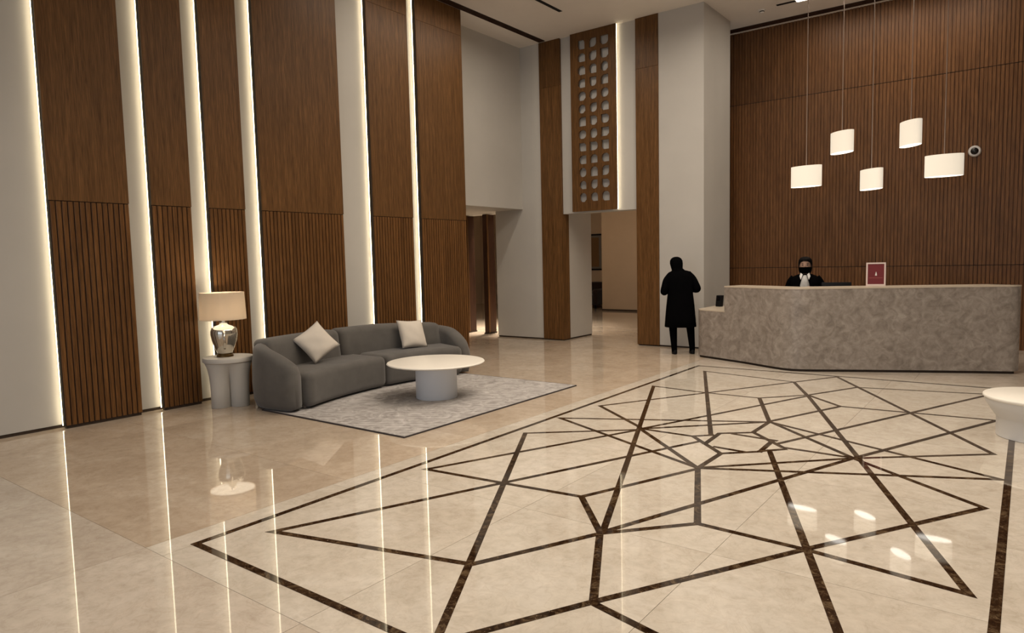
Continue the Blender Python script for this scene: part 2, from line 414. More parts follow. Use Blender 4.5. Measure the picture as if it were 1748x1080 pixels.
# door posts in the side passage
for x0, x1, lab in ((-10.46, -10.33, 'dark wood door post nearer the slatted panels'), (-9.85, -9.735, 'dark wood door post nearer the white wall')):
    t = thing('door_post', ((x0 + x1) / 2, 12.15, 0), lab + ' in side passage', 'door post', 'side passage door posts')
    box('post_body', -(x1 - x0) / 2, (x1 - x0) / 2, -.14, .14, .03, 2.685, WOOD_DARK, t, .004, 1)
    box('post_foot', -(x1 - x0) / 2 - .01, (x1 - x0) / 2 + .01, -.15, .15, 0, .03, BACKING, t)
    box('edge_trim', (x1 - x0) / 2, (x1 - x0) / 2 + .02, -.14, -.10, .03, 2.685, WOOD, t)
# ------------------------------------------------------------------ portal
def column(x0, x1, label):
    t = struct(box('trim_1' if x0 < -7 else 'trim_2', x0 + .01, x1 - .01, YA + .02, YA + .22, 0, CZ, BACKING), label)
    for z0, z1 in ((.02, 5.069), (5.07, CZ - .003)):
        box('veneer_board', x0, x1, YA - .015, YA + .24, z0, z1, WOOD, t, .003, 1)
column(-8.0, -7.505, 'full height walnut column left of the portal')
column(-5.865, -5.415, 'full height walnut column right of the portal')
struct(box('wall_reveal', -7.75, -7.515, YA + .24, 12.82, .03, CZ, PLASTER), 'white side wall inside the portal')
struct(box('baseboard_reveal', -7.74, -7.525, YA + .24, 12.81, 0, .03, SHADOWGAP))
struct(box('wall_bulkhead', -7.505, -5.865, YA + .04, YA + .34, 2.548, CZ, PLASTER), 'white bulkhead above the portal opening')
# pierced lattice panel
lat = thing('lattice_panel', (-6.745, YA, 2.57), 'walnut lattice panel with three columns of cut openings above the portal', 'lattice panel')
def lattice():
    X0, X1, Z0, Z1 = -7.237, -6.25, 2.57, CZ - .004
    pitx, pitz = .25, .2413; gx0 = -6.99 - pitx / 2; gz0 = 2.835 - pitz / 2
    th = .035; yf = YA - .045
    faces2d = []                                             # (outer loop, hole loop)
    rnd = random.Random(3)
    b = bmesh.new(); vc = {}
    def V(x, y, z):
        k = (round(x, 4), round(y, 4), round(z, 4))
        if k not in vc: vc[k] = b.verts.new((x, y, z))
        return vc[k]
    def corner(sx, sz, kind, hw, hh):
        if kind == 0: r = .006
        elif kind == 1: r = .07
        else: r = .045
        pts = []
        cx, cz = sx * (hw - r), sz * (hh - r)
        a0 = {(1, 1): 0, (-1, 1): 90, (-1, -1): 180, (1, -1): 270}[(sx, sz)]
        for q in range(7):
            a = math.radians(a0 + 90 * q / 6)
            if kind == 2:
                p0 = (cx + r * math.cos(math.radians(a0)), cz + r * math.sin(math.radians(a0))); p1 = (cx + r * math.cos(math.radians(a0 + 90)), cz + r * math.sin(math.radians(a0 + 90)))
                pts.append((p0[0] + (p1[0] - p0[0]) * q / 6, p0[1] + (p1[1] - p0[1]) * q / 6))
            else: pts.append((cx + r * math.cos(a), cz + r * math.sin(a)))
        return pts
    def outc(sx, sz):
        w, h = pitx / 2, pitz / 2
        e = [(w, 0), (w, h / 3), (w, 2 * h / 3), (w, h), (2 * w / 3, h), (w / 3, h), (0, h)]
        seq = [(sx * x, sz * z) for x, z in e]
        return seq if (sx, sz) in ((1, 1), (-1, -1)) else seq[::-1]
    for c in range(3):
        for r in range(13):
            ccx, ccz = gx0 + pitx * (c + .5), gz0 + pitz * (r + .5)
            hw, hh = .081 + rnd.uniform(-.006, .006), .085 + rnd.uniform(-.006, .006)
            H, O = [], []
            for s in ((1, 1), (-1, 1), (-1, -1), (1, -1)):
                H += corner(*s, rnd.choice((0, 0, 1, 1, 2)), hw, hh); O += outc(*s)
            H = [(ccx + x, ccz + z) for x, z in H]; O = [(ccx + x, ccz + z) for x, z in O]
            for i in range(len(H)):
                j = (i + 1) % len(H)
                for y in (yf, yf + th):
                    q = [V(O[i][0], y, O[i][1]), V(O[j][0], y, O[j][1]), V(H[j][0], y, H[j][1]), V(H[i][0], y, H[i][1])]
                    q = list(dict.fromkeys(q))
                    if len(q) >= 3:
                        try: b.faces.new(q)
                        except ValueError: pass
                q = list(dict.fromkeys([V(H[i][0], yf, H[i][1]), V(H[j][0], yf, H[j][1]), V(H[j][0], yf + th, H[j][1]), V(H[i][0], yf + th, H[i][1])]))
                if len(q) == 4:
                    try: b.faces.new(q)
                    except ValueError: pass
    gx1, gz1 = gx0 + 3 * pitx, gz0 + 13 * pitz
    for a in ((X0, gx0, Z0, Z1), (gx1, X1, Z0, Z1), (gx0, gx1, Z0, gz0), (gx0, gx1, gz1, Z1)):
        box_bm(a[0], a[1], yf, yf + th, a[2], a[3], bm=b)
    for v in b.verts: v.co -= Vector((-6.745, YA, 2.57))
    bmobj('pierced_board', b, WOOD, lat)
    box('standoff', X0 + .745 + 6.0 + .03, X0 + 6.745 + .06, yf + th - YA, .037, .1, Z1 - Z0 - .1, BACKING, lat)
    box('standoff', X1 + 6.745 - .10, X1 + 6.745 - .07, yf + th - YA, .037, .1, Z1 - Z0 - .1, BACKING, lat)
    box('led_strip', X1 + 6.745 - .014, X1 + 6.745 - .002, yf + th - YA + .002, yf + th - YA + .014, 0, Z1 - Z0, LED, lat)
lattice()
# pillar right of the portal
struct(box('wall_pillar', -5.415, -4.575, YA, 12.98, .03, CZ, PLASTER), 'broad white pillar behind the standing person')
struct(box('baseboard_pillar', -5.41, -4.585, YA + .012, 12.97, 0, .03, SHADOWGAP))
# hall beyond
struct(box('wall_hall', -10.75, -4.6, 18.98, 19.2, .03, 4.4, PLASTER_HALL), 'beige wall seen through the portal')
struct(box('baseboard_hall', -10.75, -4.6, 18.965, 18.98, 0, .05, SHADOWGAP))
struct(box('wall_hall_far', -17.2, -10.55, 20.6, 20.8, 0, 4.4, PLASTER_HALL), 'far wall of the hall behind the armchair')
struct(box('wall_hall_return', -10.75, -10.55, 19.2, 20.6, 0, 4.4, PLASTER_HALL))
struct(box('wall_hall_left', -17.2, -17, 9.1, 20.8, 0, 4.4, PLASTER_HALL))
struct(box('wall_hall_right', -5.1, -4.9, 12.98, 18.98, 0, 4.4, PLASTER_HALL))
struct(box('ceiling_hall', -17.2, -4.9, 11.885, 20.8, 4.4, 4.5, CEIL))
struct(box('ceiling_passage', -17.2, -14, 9.1, 11.885, 2.7, 2.8, CEIL))
# picture and armchair in the hall
pic = thing('framed_picture', (-11.9, 20.585, 1.86), 'dark framed ochre picture on the hall wall above the armchair', 'picture')
for a in ((-.32, -.265, -.62, .62), (.265, .32, -.62, .62), (-.265, .265, -.62, -.565), (-.265, .265, .565, .62)):
    box('frame_bar', a[0], a[1], -.03, .015, a[2], a[3], BLACK_PLASTIC, pic)
box('mount', -.265, .265, -.008, .012, -.565, .565, PRINT_B, pic)
box('print', -.2, .14, -.012, -.008, -.5, .5, PRINT_A, pic)
arm = thing('armchair', (-11.75, 19.95, 0), 'dark brown upholstered armchair against the hall wall', 'armchair')
box('seat', -.3, .3, -.38, .3, .12, .45, ARMCHAIR, arm, .06, 3)
box('backrest', -.42, .42, .18, .42, .12, .86, ARMCHAIR, arm, .09, 3)
for sx in (-1, 1): box('armrest', min(sx * .3, sx * .47), max(sx * .3, sx * .47), -.42, .3, .1, .64, ARMCHAIR, arm, .07, 3)
for sx in (-1, 1):
    for sy in (-.36, .34): box('leg', sx * .4 - .025, sx * .4 + .025, sy - .025, sy + .025, 0, .12, BLACK_PLASTIC, arm)

# ------------------------------------------------------------------ reception back wall
YB = 13.80
wall_back = struct(box('wall_back', -5.2, 7.2, YB, YB + .2, 0, CZ, BACKING), 'ribbed walnut wall behind the reception desk')
seams = [-5.13, -3.67, -2.21, -.75, .71, 2.17, 3.63]
rows = [(.0, 1.385), (1.397, 4.585), (4.597, CZ - .002)]
for a, b in zip(seams, seams[1:]):
    for z0, z1 in rows:
        n = 26; pit = (b - a - .006) / n; prof = []
        for k in range(n):
            x = a + .003 + k * pit
            prof += [(x, YB - .010), (x + .010, YB - .010), (x + .013, YB - .026), (x + pit - .003, YB - .026)]
        prof += [(b - .003, YB - .026)]
        m = len(prof)
        vs = [(x, y, z0) for x, y in prof] + [(x, y, z1) for x, y in prof]
        fs = [(i, i + 1, m + i + 1, m + i) for i in range(m - 1)]
        vs += [(a + .003, YB, z0), (b - .003, YB, z0), (a + .003, YB, z1), (b - .003, YB, z1)]
        fs += [(2 * m, 0, m, 2 * m + 2), (m - 1, 2 * m + 1, 2 * m + 3, 2 * m - 1)]
        o = mesh('ribbed_panel', vs, fs, WOOD_BACK, wall_back)
# ------------------------------------------------------------------ ceiling, remaining shell
ceiling = struct(box('ceiling', -8.5, 7.2, -7.2, 14.0, CZ, CZ + .15, CEIL))
def grille(name, x0, x1, y0, y1, n, label, along_y=True):
    t = tag(box(name, x0, x1, y0, y1, CZ - .006, CZ - .001, DIFFUSER), label, 'air vent')
    for k in range(n):
        if along_y:
            c = x0 + (x1 - x0) * (k + .5) / n; box('blade', c - .003, c + .003, y0, y1, CZ - .016, CZ - .006, WOOD_DARK, t)
        else:
            c = y0 + (y1 - y0) * (k + .5) / n; box('blade', x0, x1, c - .003, c + .003, CZ - .016, CZ - .006, WOOD_DARK, t)
    return t
grille('ceiling_vent', -7.955, -7.81, -4, 11.63, 5, 'long dark slot vent in ceiling along the panelled wall')
grille('ceiling_vent', -4.85, 3.6, 13.46, 13.66, 5, 'long dark slot vent in ceiling along the reception wall', False)
tag(box('ceiling_slot', -6.73, -6.66, .7, 10.48, CZ - .005, CZ - .001, BLACK_PLASTIC), 'thin black slot in ceiling above the seating area', 'ceiling slot')
sl = thing('overhead_light', (-1.9, 12.7, CZ), 'narrow recessed slot light with glowing lamps above the reception', 'ceiling light')
box('housing', -1.76, 1.5, -.035, .035, -.006, -.001, BLACK_PLASTIC, sl)
for x in (-1.3, -.2, .9): box('lamp', x - .13, x + .13, -.05, .05, -.012, -.006, SLOT_LAMP, sl)
sd = thing('smoke_detector', (-3.93, 12.76, CZ), 'small white smoke detector on ceiling beside the white pillar', 'smoke detector')
bmobj('base', lathe_bm([(0, 0), (.06, 0), (.06, -.02), (.05, -.025), (0, -.025)], 24), WHITE_PLASTIC, sd)
bmobj('vent_ring', lathe_bm([(.04, -.025), (.045, -.04), (0, -.04)], 24), BLACK_PLASTIC, sd)
bmobj('cap', lathe_bm([(.042, -.04), (.03, -.055), (0, -.058)], 24), WHITE_PLASTIC, sd)
struct(box('wall_right', 7.0, 7.2, -7.2, 14.0, 0, CZ, PLASTER))
struct(box('wall_front_left', -8.3, -6.2, -7.2, -7.0, 0, CZ, PLASTER)); struct(box('wall_front_right', 3.2, 7.2, -7.2, -7.0, 0, CZ, PLASTER))
struct(box('wall_front_head', -6.2, 3.2, -7.2, -7.0, 5.0, CZ, PLASTER))
wn = struct(box('window_1', -6.2, 3.2, -7.14, -7.06, 4.93, 5.0, BLACK_PLASTIC))
for k in range(7):
    x = -6.2 + 9.4 * k / 6; box('mullion', x - .03, x + .03, -7.14, -7.06, 0, 4.93, BLACK_PLASTIC, wn)
for k in range(6): box('pane', -6.17 + 9.4 * k / 6, -6.23 + 9.4 * (k + 1) / 6, -7.105, -7.095, 0, 4.93, PANE, wn)

# ------------------------------------------------------------------ rug
rug = thing('rug', (-5.75, 5.98, 0), 'taupe grey patterned rug under the coffee table and curved sofa', 'rug')
bmobj('pile', box_bm(-1.22, 1.075, -1.525, 1.535, .003, .014, .003, 1), RUG, rug)
for a in ((-1.235, 1.09, -1.54, -1.525), (-1.235, 1.09, 1.535, 1.55), (-1.235, -1.22, -1.525, 1.535), (1.075, 1.09, -1.525, 1.535)):
    box('binding', *a, .001, .013, RUG_EDGE, rug)

# ------------------------------------------------------------------ curved sofa (built straight, then bent round a centre)
SCX, SCY, SR = -3.12, 6.12, 3.60
def bend(s, d, z):                                           # s along, d depth from front edge
    if s < -1.0: s += (s + 1.0) / .63 * (.17 * (1 - d / .95) - .10 * d / .95)
    r = SR + d; ph = s / (SR + .3)
    return Vector((SCX - r * math.cos(ph), SCY + r * math.sin(ph), z))
sofa_loc = Vector((-7.1, 6.1, 0))
sofa = thing('sofa', sofa_loc, 'long curved grey upholstered sofa against the slatted wall', 'sofa')
def bendbm(bm):
    for v in bm.verts: v.co = bend(v.co.x, v.co.y, v.co.z) - sofa_loc
    return bm
def rbox(x0, x1, y0, y1, z0, z1, r, nx=14, seg=4):
    b = bmesh.new(); box_bm(x0, x1, y0, y1, z0, z1, r, seg, b)
    for k in range(1, nx):
        x = x0 + (x1 - x0) * k / nx
        bmesh.ops.bisect_plane(b, geom=list(b.verts) + list(b.edges) + list(b.faces), plane_co=(x, 0, 0), plane_no=(1, 0, 0))
    return b
S0, S1, SD = -1.63, 1.60, .95
def shell():
    # centre line of the wrap-round back: front of left arm -> round the back -> front of right arm
    th = .20; cr = .38
    xl, xr, yb, yf = S0 + th / 2, S1 - th / 2, SD - th / 2, .10
    path = []
    for k in range(7): path.append((xl, yf + (yb - cr - yf) * k / 6))
    for k in range(1, 10): a = math.radians(180 - 90 * k / 9); path.append((xl + cr + cr * math.cos(a), yb - cr + cr * math.sin(a)))
    for k in range(1, 25): path.append((xl + cr + (xr - xl - 2 * cr) * k / 25, yb))
    for k in range(0, 10): a = math.radians(90 - 90 * k / 9); path.append((xr - cr + cr * math.cos(a), yb - cr + cr * math.sin(a)))
    for k in range(1, 7): path.append((xr, yb - cr + (yf - yb + cr) * k / 6))
    n = len(path); rings = []
    for i, (x, y) in enumerate(path):
        p0 = path[max(0, i - 1)]; p1 = path[min(n - 1, i + 1)]
        t = Vector((p1[0] - p0[0], p1[1] - p0[1])).normalized(); nn = Vector((-t.y, t.x))   # outward (away from seat)
        u = max(0, min(1, (y - yf) / (yb - yf)))
        h = .50 + .25 * (1 - (1 - u) ** 1.8) ** .9 if u < 1 else .75
        h -= .05 * max(0, min(1, (x - .5) / .9))
        sc = 1.
        e = min(i, n - 1 - i)
        if e == 0: sc = .55
        elif e == 1: sc = .92
        hw = th / 2 * sc; rr = min(.085, hw * .95)
        prof = []
        zb = .03 + (.02 if e == 0 else 0); ht = h - (.05 if e == 0 else 0)
        # rounded profile, slight outward bulge
        for q in range(7): a = math.radians(180 * q / 6); prof.append((hw * math.cos(a), ht - rr + rr * math.sin(a)))
        prof += [(-hw, .3), (-hw * .95, zb + .04), (-hw * .8, zb), (hw * .9, zb), (hw * 1.2, zb + .07), (hw * 1.3, .28), (hw * 1.2, ht * .72)]
        rings.append([(x + nn.x * o, y + nn.y * o, z) for o, z in prof])
    return loft(rings)
bmobj('back_shell', bendbm(shell()), SOFA, sofa, True)
box_l = rbox(S0 + .2, S1 - .2, .10, .80, .015, .2, .02, 16, 1)
bmobj('base', bendbm(box_l), SOFA, sofa, True, angle=40)
sm = .03
for a, b in ((S0 + .185, sm - .004), (sm + .012, S1 - .185)):
    bmobj('seat_cushion', bendbm(rbox(a, b, .0, .74, .035, .43, .075, 14, 4)), SOFA, sofa, True)
for a, b in ((S0 + .22, -.205), (-.185, .86), (.88, S1 - .22)):
    bm = rbox(a, b, .575, .86, .36, .782, .075, 12, 4)
    for v in bm.verts:
        v.co.y += (v.co.z - .36) * .14
        if v.co.z > .6: v.co.z -= .05 * max(0, min(1, (v.co.x - .5) / .9))
    bmobj('back_cushion', bendbm(bm), SOFA, sofa, True)

# throw pillows
def pillow(name, loc, rot, size, label):
    n = 14; b = bmesh.new(); g = {}
    for side in (1, -1):
        for i in range(n + 1):
            for j in range(n + 1):
                u, v = -1 + 2 * i / n, -1 + 2 * j / n
                edge = i in (0, n) or j in (0, n)
                if edge and side == -1: g[(side, i, j)] = g[(1, i, j)]; continue
                pin = 1 - .07 * (1 - u * u) * (abs(v) ** 3) ; pin2 = 1 - .07 * (1 - v * v) * (abs(u) ** 3)
                h = .085 * ((1 - u ** 2) * (1 - v ** 2)) ** .45 * (1 + .10 * math.sin(5 * u + 2 * v) * math.cos(4 * v))
                g[(side, i, j)] = b.verts.new((u * size / 2 * pin2, v * size / 2 * pin, side * h))
    for side in (1, -1):
        for i in range(n):
            for j in range(n):
                q = [g[(side, i, j)], g[(side, i + 1, j)], g[(side, i + 1, j + 1)], g[(side, i, j + 1)]]
                b.faces.new(q if side == 1 else q[::-1])
    o = bmobj(name, b, PILLOW, None, True)
    o.location = loc; o.rotation_mode = 'QUATERNION'; o.rotation_quaternion = rot
    return tag(o, label, 'pillow', 'throw pillows on the curved sofa')
def face_dir(nrm, spin):
    q = Vector(nrm).to_track_quat('Z', 'Y')
    return q @ Matrix.Rotation(spin, 3, 'Z').to_quaternion()
P1 = bend(-.78, .45, .685); P2 = bend(.83, .455, .625)
pillow('throw_pillow', P1, face_dir((.72, -.30, .42), math.radians(34)), .42, 'ivory throw pillow tipped on its corner at the lamp end of the sofa')
pillow('throw_pillow', P2, face_dir((.86, -.16, .42), math.radians(-4)), .43, 'ivory throw pillow standing square behind the coffee table')

# ------------------------------------------------------------------ coffee table
def round_table(name, loc, label, prof_top, prof_base, mat_top, mat_base):
    t = thing(name, loc, label, 'table')
    bmobj('table_top', lathe_bm(prof_top, 72), mat_top, t, True, angle=50)
    bmobj('pedestal', lathe_bm(prof_base, 56), mat_base, t, True, angle=50)
    return t
R = .592
round_table('coffee_table', (-5.717, 6.013, .014), 'round cream coffee table on a thick drum pedestal on the rug',
            [(0, .405), (R - .07, .405), (R - .02, .415), (R, .428), (R - .006, .438), (R - .02, .441), (0, .441)],
            [(0, 0), (.246, 0), (.25, .004), (.25, .405), (0, .405)], TABLETOP, PED_STONE)
R = .44
round_table('side_table', (.135, 7.47, 0), 'round white bowl shaped pedestal table cut off by the right edge',
            [(0, .335), (R - .01, .335), (R, .345), (R, .36), (R - .008, .367), (0, .367)],
            [(0, 0), (.33, 0), (.335, .004), (.335, .165), (.345, .18), (.37, .215), (.40, .26), (.42, .30), (.43, .335), (0, .335)], TABLETOP, WHITE_STONE)
# ------------------------------------------------------------------ lamp table
LT = Vector((-7.62, 4.44, 0))
lt = thing('lamp_table', LT, 'small white lobed pedestal table under the lamp beside the sofa', 'table')
def lobed():
    n = 96; rings = []
    zs = [0, .004, .2, .36, .42, .46, .49, .51, .525]
    for z in zs:
        k = 0 if z < .22 else min(1, ((z - .22) / .305)) ** 1.5
        ring = []
        for i in range(n):
            a = 2 * math.pi * i / n
            lob = abs(math.cos(2 * (a - math.radians(15)))) ** .8
            r = (.115 + .145 * lob) * (1 - k) + .27 * k
            r -= .004 if z == 0 else 0
            ring.append((r * math.cos(a), r * math.sin(a), z))
        rings.append(ring)
    return loft(rings)
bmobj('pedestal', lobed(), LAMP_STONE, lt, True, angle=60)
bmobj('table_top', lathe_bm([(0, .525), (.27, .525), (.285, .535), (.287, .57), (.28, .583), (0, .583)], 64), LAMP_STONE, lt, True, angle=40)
# table lamp
LZ = .584
lamp = thing('table_lamp', LT + Vector((-.03, -.02, LZ)), 'mercury glass table lamp with beige drum shade', 'lamp')
bmobj('foot', lathe_bm([(0, 0), (.095, 0), (.095, .025), (.085, .032), (.085, .045), (0, .045)], 40), BRONZE, lamp, True, angle=30)
bmobj('body', lathe_bm([(0, .045), (.085, .045), (.09, .06), (.115, .12), (.14, .2), (.152, .27), (.15, .31), (.135, .345), (.1, .365), (.06, .378), (.045, .39), (.045, .41), (0, .412)], 56), MERCURY, lamp, True, angle=60)
for s in (0, 1):
    b = bmesh.new(); pts = []
    for k in range(13):
        a = k / 12; zz = .10 + .22 * a; rr = .118 + .06 * math.sin(math.pi * a) + .03 * a
        pts.append(Vector((rr, 0, zz)))
    rings = [[Vector((p.x + .008 * math.cos(q), .012 * math.sin(q), p.z)) for q in [2 * math.pi * i / 8 for i in range(8)]] for p in pts]
    ang = math.radians(-30 + 180 * s)
    rings = [[(p.x * math.cos(ang) - p.y * math.sin(ang), p.x * math.sin(ang) + p.y * math.cos(ang), p.z) for p in r] for r in rings]
    bmobj('handle', loft(rings), MERCURY, lamp, True)
bmobj('neck', lathe_bm([(.02, .41), (.02, .56), (0, .56)], 16), METAL, lamp, True)
def shade(r0, r1, z0, z1, t=.004, n=64):
    return lathe_bm([(r0, z0), (r1, z1), (r1 - t, z1), (r0 - t, z0), (r0, z0)], n)
sh = bmobj('shade', shade(.262, .25, .445, .765), LAMPSHADE, lamp, True, angle=40)
sp = bmesh.new()
for a in (0, 2.094, 4.189):
    c, s = math.cos(a), math.sin(a)
    bb = box_bm(0.0, .255, -.004, .004, .745, .753)
    for v in bb.verts: x, y = v.co.x, v.co.y; v.co.x, v.co.y = x * c - y * s, x * s + y * c
    tmp = bpy.data.meshes.new('t'); bb.to_mesh(tmp); bb.free(); sp.from_mesh(tmp); bpy.data.meshes.remove(tmp)
bmobj('spider', sp, METAL, sh)
bmobj('glow_disc', lathe_bm([(.03, .452), (.25, .452), (.25, .456), (.03, .456), (.03, .452)], 48), LAMP_GLOW, lamp)  # added glowing ring, imitates the bright underside of the shade
bmobj('harp', lathe_bm([(.006, .56), (.006, .76), (0, .76)], 10), METAL, lamp)
for s in (-1, 1):
    bmobj('bulb', lathe_bm([(0, .50), (.02, .505), (.034, .54), (.034, .57), (.018, .60), (0, .605)], 20, cx=.07 * s, cy=.03 * s), BULB, lamp, True)

# ------------------------------------------------------------------ reception desk
DX = [(-4.335, 10.86), (-4.300, 10.765), (-4.21, 10.695), (-4.0, 10.61), (-3.786, 10.515), (-3.4, 10.345), (-3.05, 10.155), (-2.85, 10.055), (-2.72, 10.012), (-2.58, 10.008), (-2.42, 10.06), (-2.2, 10.17), (-1.878, 10.327), (-1.4, 10.552), (-.95, 10.762), (-.437, 10.985), (-.2, 11.085), (-.12, 11.13), (-.075, 11.20)]
def offset(poly, d):
    out = []
    for i, p in enumerate(poly):
        a = Vector(poly[max(0, i - 1)]); b = Vector(poly[min(len(poly) - 1, i + 1)])
        t = (b - a).normalized(); out.append((p[0] - t.y * d, p[1] + t.x * d))
    return out
def ribbon(poly, d0, d1, z0, z1):
    a, c = offset(poly, d0), offset(poly, d1)
    rings = [[(p[0], p[1], z0), (p[0], p[1], z1), (q[0], q[1], z1), (q[0], q[1], z0)] for p, q in zip(a, c)]
    return loft(rings)
desk = thing('reception_desk', (-2.2, 10.6, 0), 'long angled taupe stone reception desk with lower end counter', 'reception desk')
OFF = Vector((-2.2, 10.6, 0))
def dpart(name, bm, mat):
    for v in bm.verts: v.co -= OFF
    return bmobj(name, bm, mat, desk, True, angle=25)
def cat(poly, m=4):
    P = [Vector(p) for p in poly]; out = []
    for i in range(len(P) - 1):
        p0, p1, p2, p3 = P[max(0, i - 1)], P[i], P[i + 1], P[min(len(P) - 1, i + 2)]
        for k in range(m):
            t = k / m
            out.append(tuple(.5 * ((2 * p1) + (-p0 + p2) * t + (2 * p0 - 5 * p1 + 4 * p2 - p3) * t * t + (-p0 + 3 * p1 - 3 * p2 + p3) * t ** 3)))
    return out + [tuple(P[-1])]
hi = cat(DX[4:]); lo = cat(DX[:5]); full = cat(DX)
dpart('front_panel', ribbon(hi, 0, .12, .035, 1.155), DESK)
dpart('ledge', ribbon(hi, -.004, .40, 1.155, 1.175), DESK_TOP)
dpart('ledge_apron', ribbon(hi, .36, .40, .80, 1.155), DESK)
dpart('work_counter', ribbon(hi[2:-4], .41, .80, .74, .78), DESK_TOP)
dpart('low_front_panel', ribbon(lo, 0, .12, .035, .765), DESK)
_pl = [(p[0], p[1] - .004) for p in lo] + [(-3.5, 11.2), (-4.0, 11.6), (-4.335, 11.6)]
dpart('low_top', loft([[(x, y, .765) for x, y in _pl], [(x, y, .785) for x, y in _pl]]), DESK_TOP)
dpart('low_side_panel', ribbon([(-4.335, 11.58), (-4.335, 10.98)], 0, .1, .035, .765), DESK)
dpart('plinth', ribbon(full[3:-3], .02, .34, 0, .035), BACKING)
_a, _b = Vector(hi[0]), Vector(hi[1]); _t = (_b - _a).normalized()
e = ribbon([tuple(_a), tuple(_a + _t * .05)], .12, .36, .785, 1.155)
dpart('end_cheek', e, DESK)
# sign on the desk
sg = thing('desk_sign', (-1.72, 10.78, 1.176), 'small red sign in pale frame standing on the desk', 'sign', rz=math.radians(9))
w, h = .122, .325
for a in ((-w, -w + .02, 0, h), (w - .02, w, 0, h), (-w + .02, w - .02, 0, .022), (-w + .02, w - .02, h - .02, h)):
    box('frame_bar', a[0], a[1], -.012, .012, a[2], a[3], PINK_FRAME, sg)
pr_ = box('print', -w + .02, w - .02, -.006, .008, .022, h - .02, RED, sg)
mesh('emblem', [(-.011, -.0075, .142), (.014, -.0075, .142), (.011, -.0075, .17), (.002, -.0075, .2), (-.006, -.0075, .17)], [(0, 1, 2, 3, 4)], COLLAR, pr_)
box('lettering', -.085, .085, -.0078, -.0062, .108, .113, simple('faint_lettering', (.36, .10, .09), .5), pr_)
box('stand', -.06, .06, .012, .06, 0, .012, PINK_FRAME, sg)
# low black monitor beside the receptionist, card terminal on the low counter
mo = thing('counter_monitor', (-2.28, 11.02, .78), 'low black screen behind the desk beside the receptionist', 'monitor', rz=math.radians(14))
box('foot', -.11, .11, -.07, .07, 0, .012, BLACK_PLASTIC, mo, .003, 1)
box('stem', -.02, .02, -.012, .012, .012, .2, BLACK_PLASTIC, mo)
box('screen', -.2, .2, -.02, .012, .16, .435, BLACK_PLASTIC, mo, .006, 2)
ct = thing('card_terminal', (-4.20, 11.40, .786), 'small black terminal on the lower desk counter', 'terminal', rz=math.radians(-20))
bm = box_bm(-.05, .05, -.03, .05, 0, .19, .008, 2)
for v in bm.verts: v.co.y += v.co.z * .12
body = bmobj('body', bm, BLACK_PLASTIC, ct, True, angle=40)
mesh('display', [(-.038, -.0185, .10), (.038, -.0185, .10), (.038, -.0095, .175), (-.038, -.0095, .175)], [(0, 1, 2, 3)], GLASS_DARK, body)
# dome camera on the ribbed wall
cc = thing('dome_camera', (-.778, YB - .026, 3.262), 'white ringed black dome camera on the ribbed wall', 'camera')
bm = lathe_bm([(0, 0), (.09, 0), (.09, .03), (.078, .045), (.055, .045), (.055, .04)], 32)
bm.transform(Matrix.Rotation(math.radians(90), 4, 'X')); bmobj('ring', bm, WHITE_PLASTIC, cc, True, angle=40)
bm = lathe_bm([(.058, .04), (.052, .066), (.035, .086), (0, .094)], 32)
bm.transform(Matrix.Rotation(math.radians(90), 4, 'X')); bmobj('dome', bm, GLASS_DARK, cc, True)

# ------------------------------------------------------------------ pendants
def pendant(loc, h, a, b, rz, label):
    t = thing('pendant_lamp', loc, label, 'pendant lamp', 'oval pendant lamps over the reception desk', rz)
    n = 56
    bmobj('shade', lathe_bm([(1, 0), (1, h), (.97, h), (.97, 0), (1, 0)], n, sx=a, sy=b), PENDANT, t, True, angle=40)
    bmobj('glow_disc', lathe_bm([(0, .012), (.965, .012), (.965, .004), (0, .004)], n, sx=a, sy=b), PENDANT_GLOW, t)
    bmobj('top_cap', lathe_bm([(0, h - .02), (.96, h - .02), (.96, h - .012), (0, h - .012)], n, sx=a, sy=b), WHITE_PLASTIC, t)
    bmobj('cord', lathe_bm([(.006, h - .012), (.006, CZ - loc[2] - .02), (0, CZ - loc[2] - .02)], 8), CORD, t)
    bmobj('ceiling_rose', lathe_bm([(0, CZ - loc[2]), (.05, CZ - loc[2]), (.05, CZ - loc[2] - .02), (0, CZ - loc[2] - .02)], 20), WHITE_PLASTIC, t)
A = math.radians
pendant((-3.034, 12.283, 2.765), .34, .252, .12, A(-8), 'wide oval pendant lamp nearest the white pillar')
pendant((-2.537, 12.511, 3.295), .34, .245, .12, A(-42), 'upper pendant lamp second from the pillar, narrow end on')
pendant((-2.024, 12.114, 2.63), .31, .235, .11, A(-46), 'middle pendant lamp of the lower row, narrow end on')
pendant((-1.544, 12.47, 3.29), .375, .245, .11, A(-54), 'highest pendant lamp, fourth from the pillar')
pendant((-1.04, 11.912, 2.725), .31, .245, .12, A(2), 'wide oval pendant lamp nearest the dome camera')

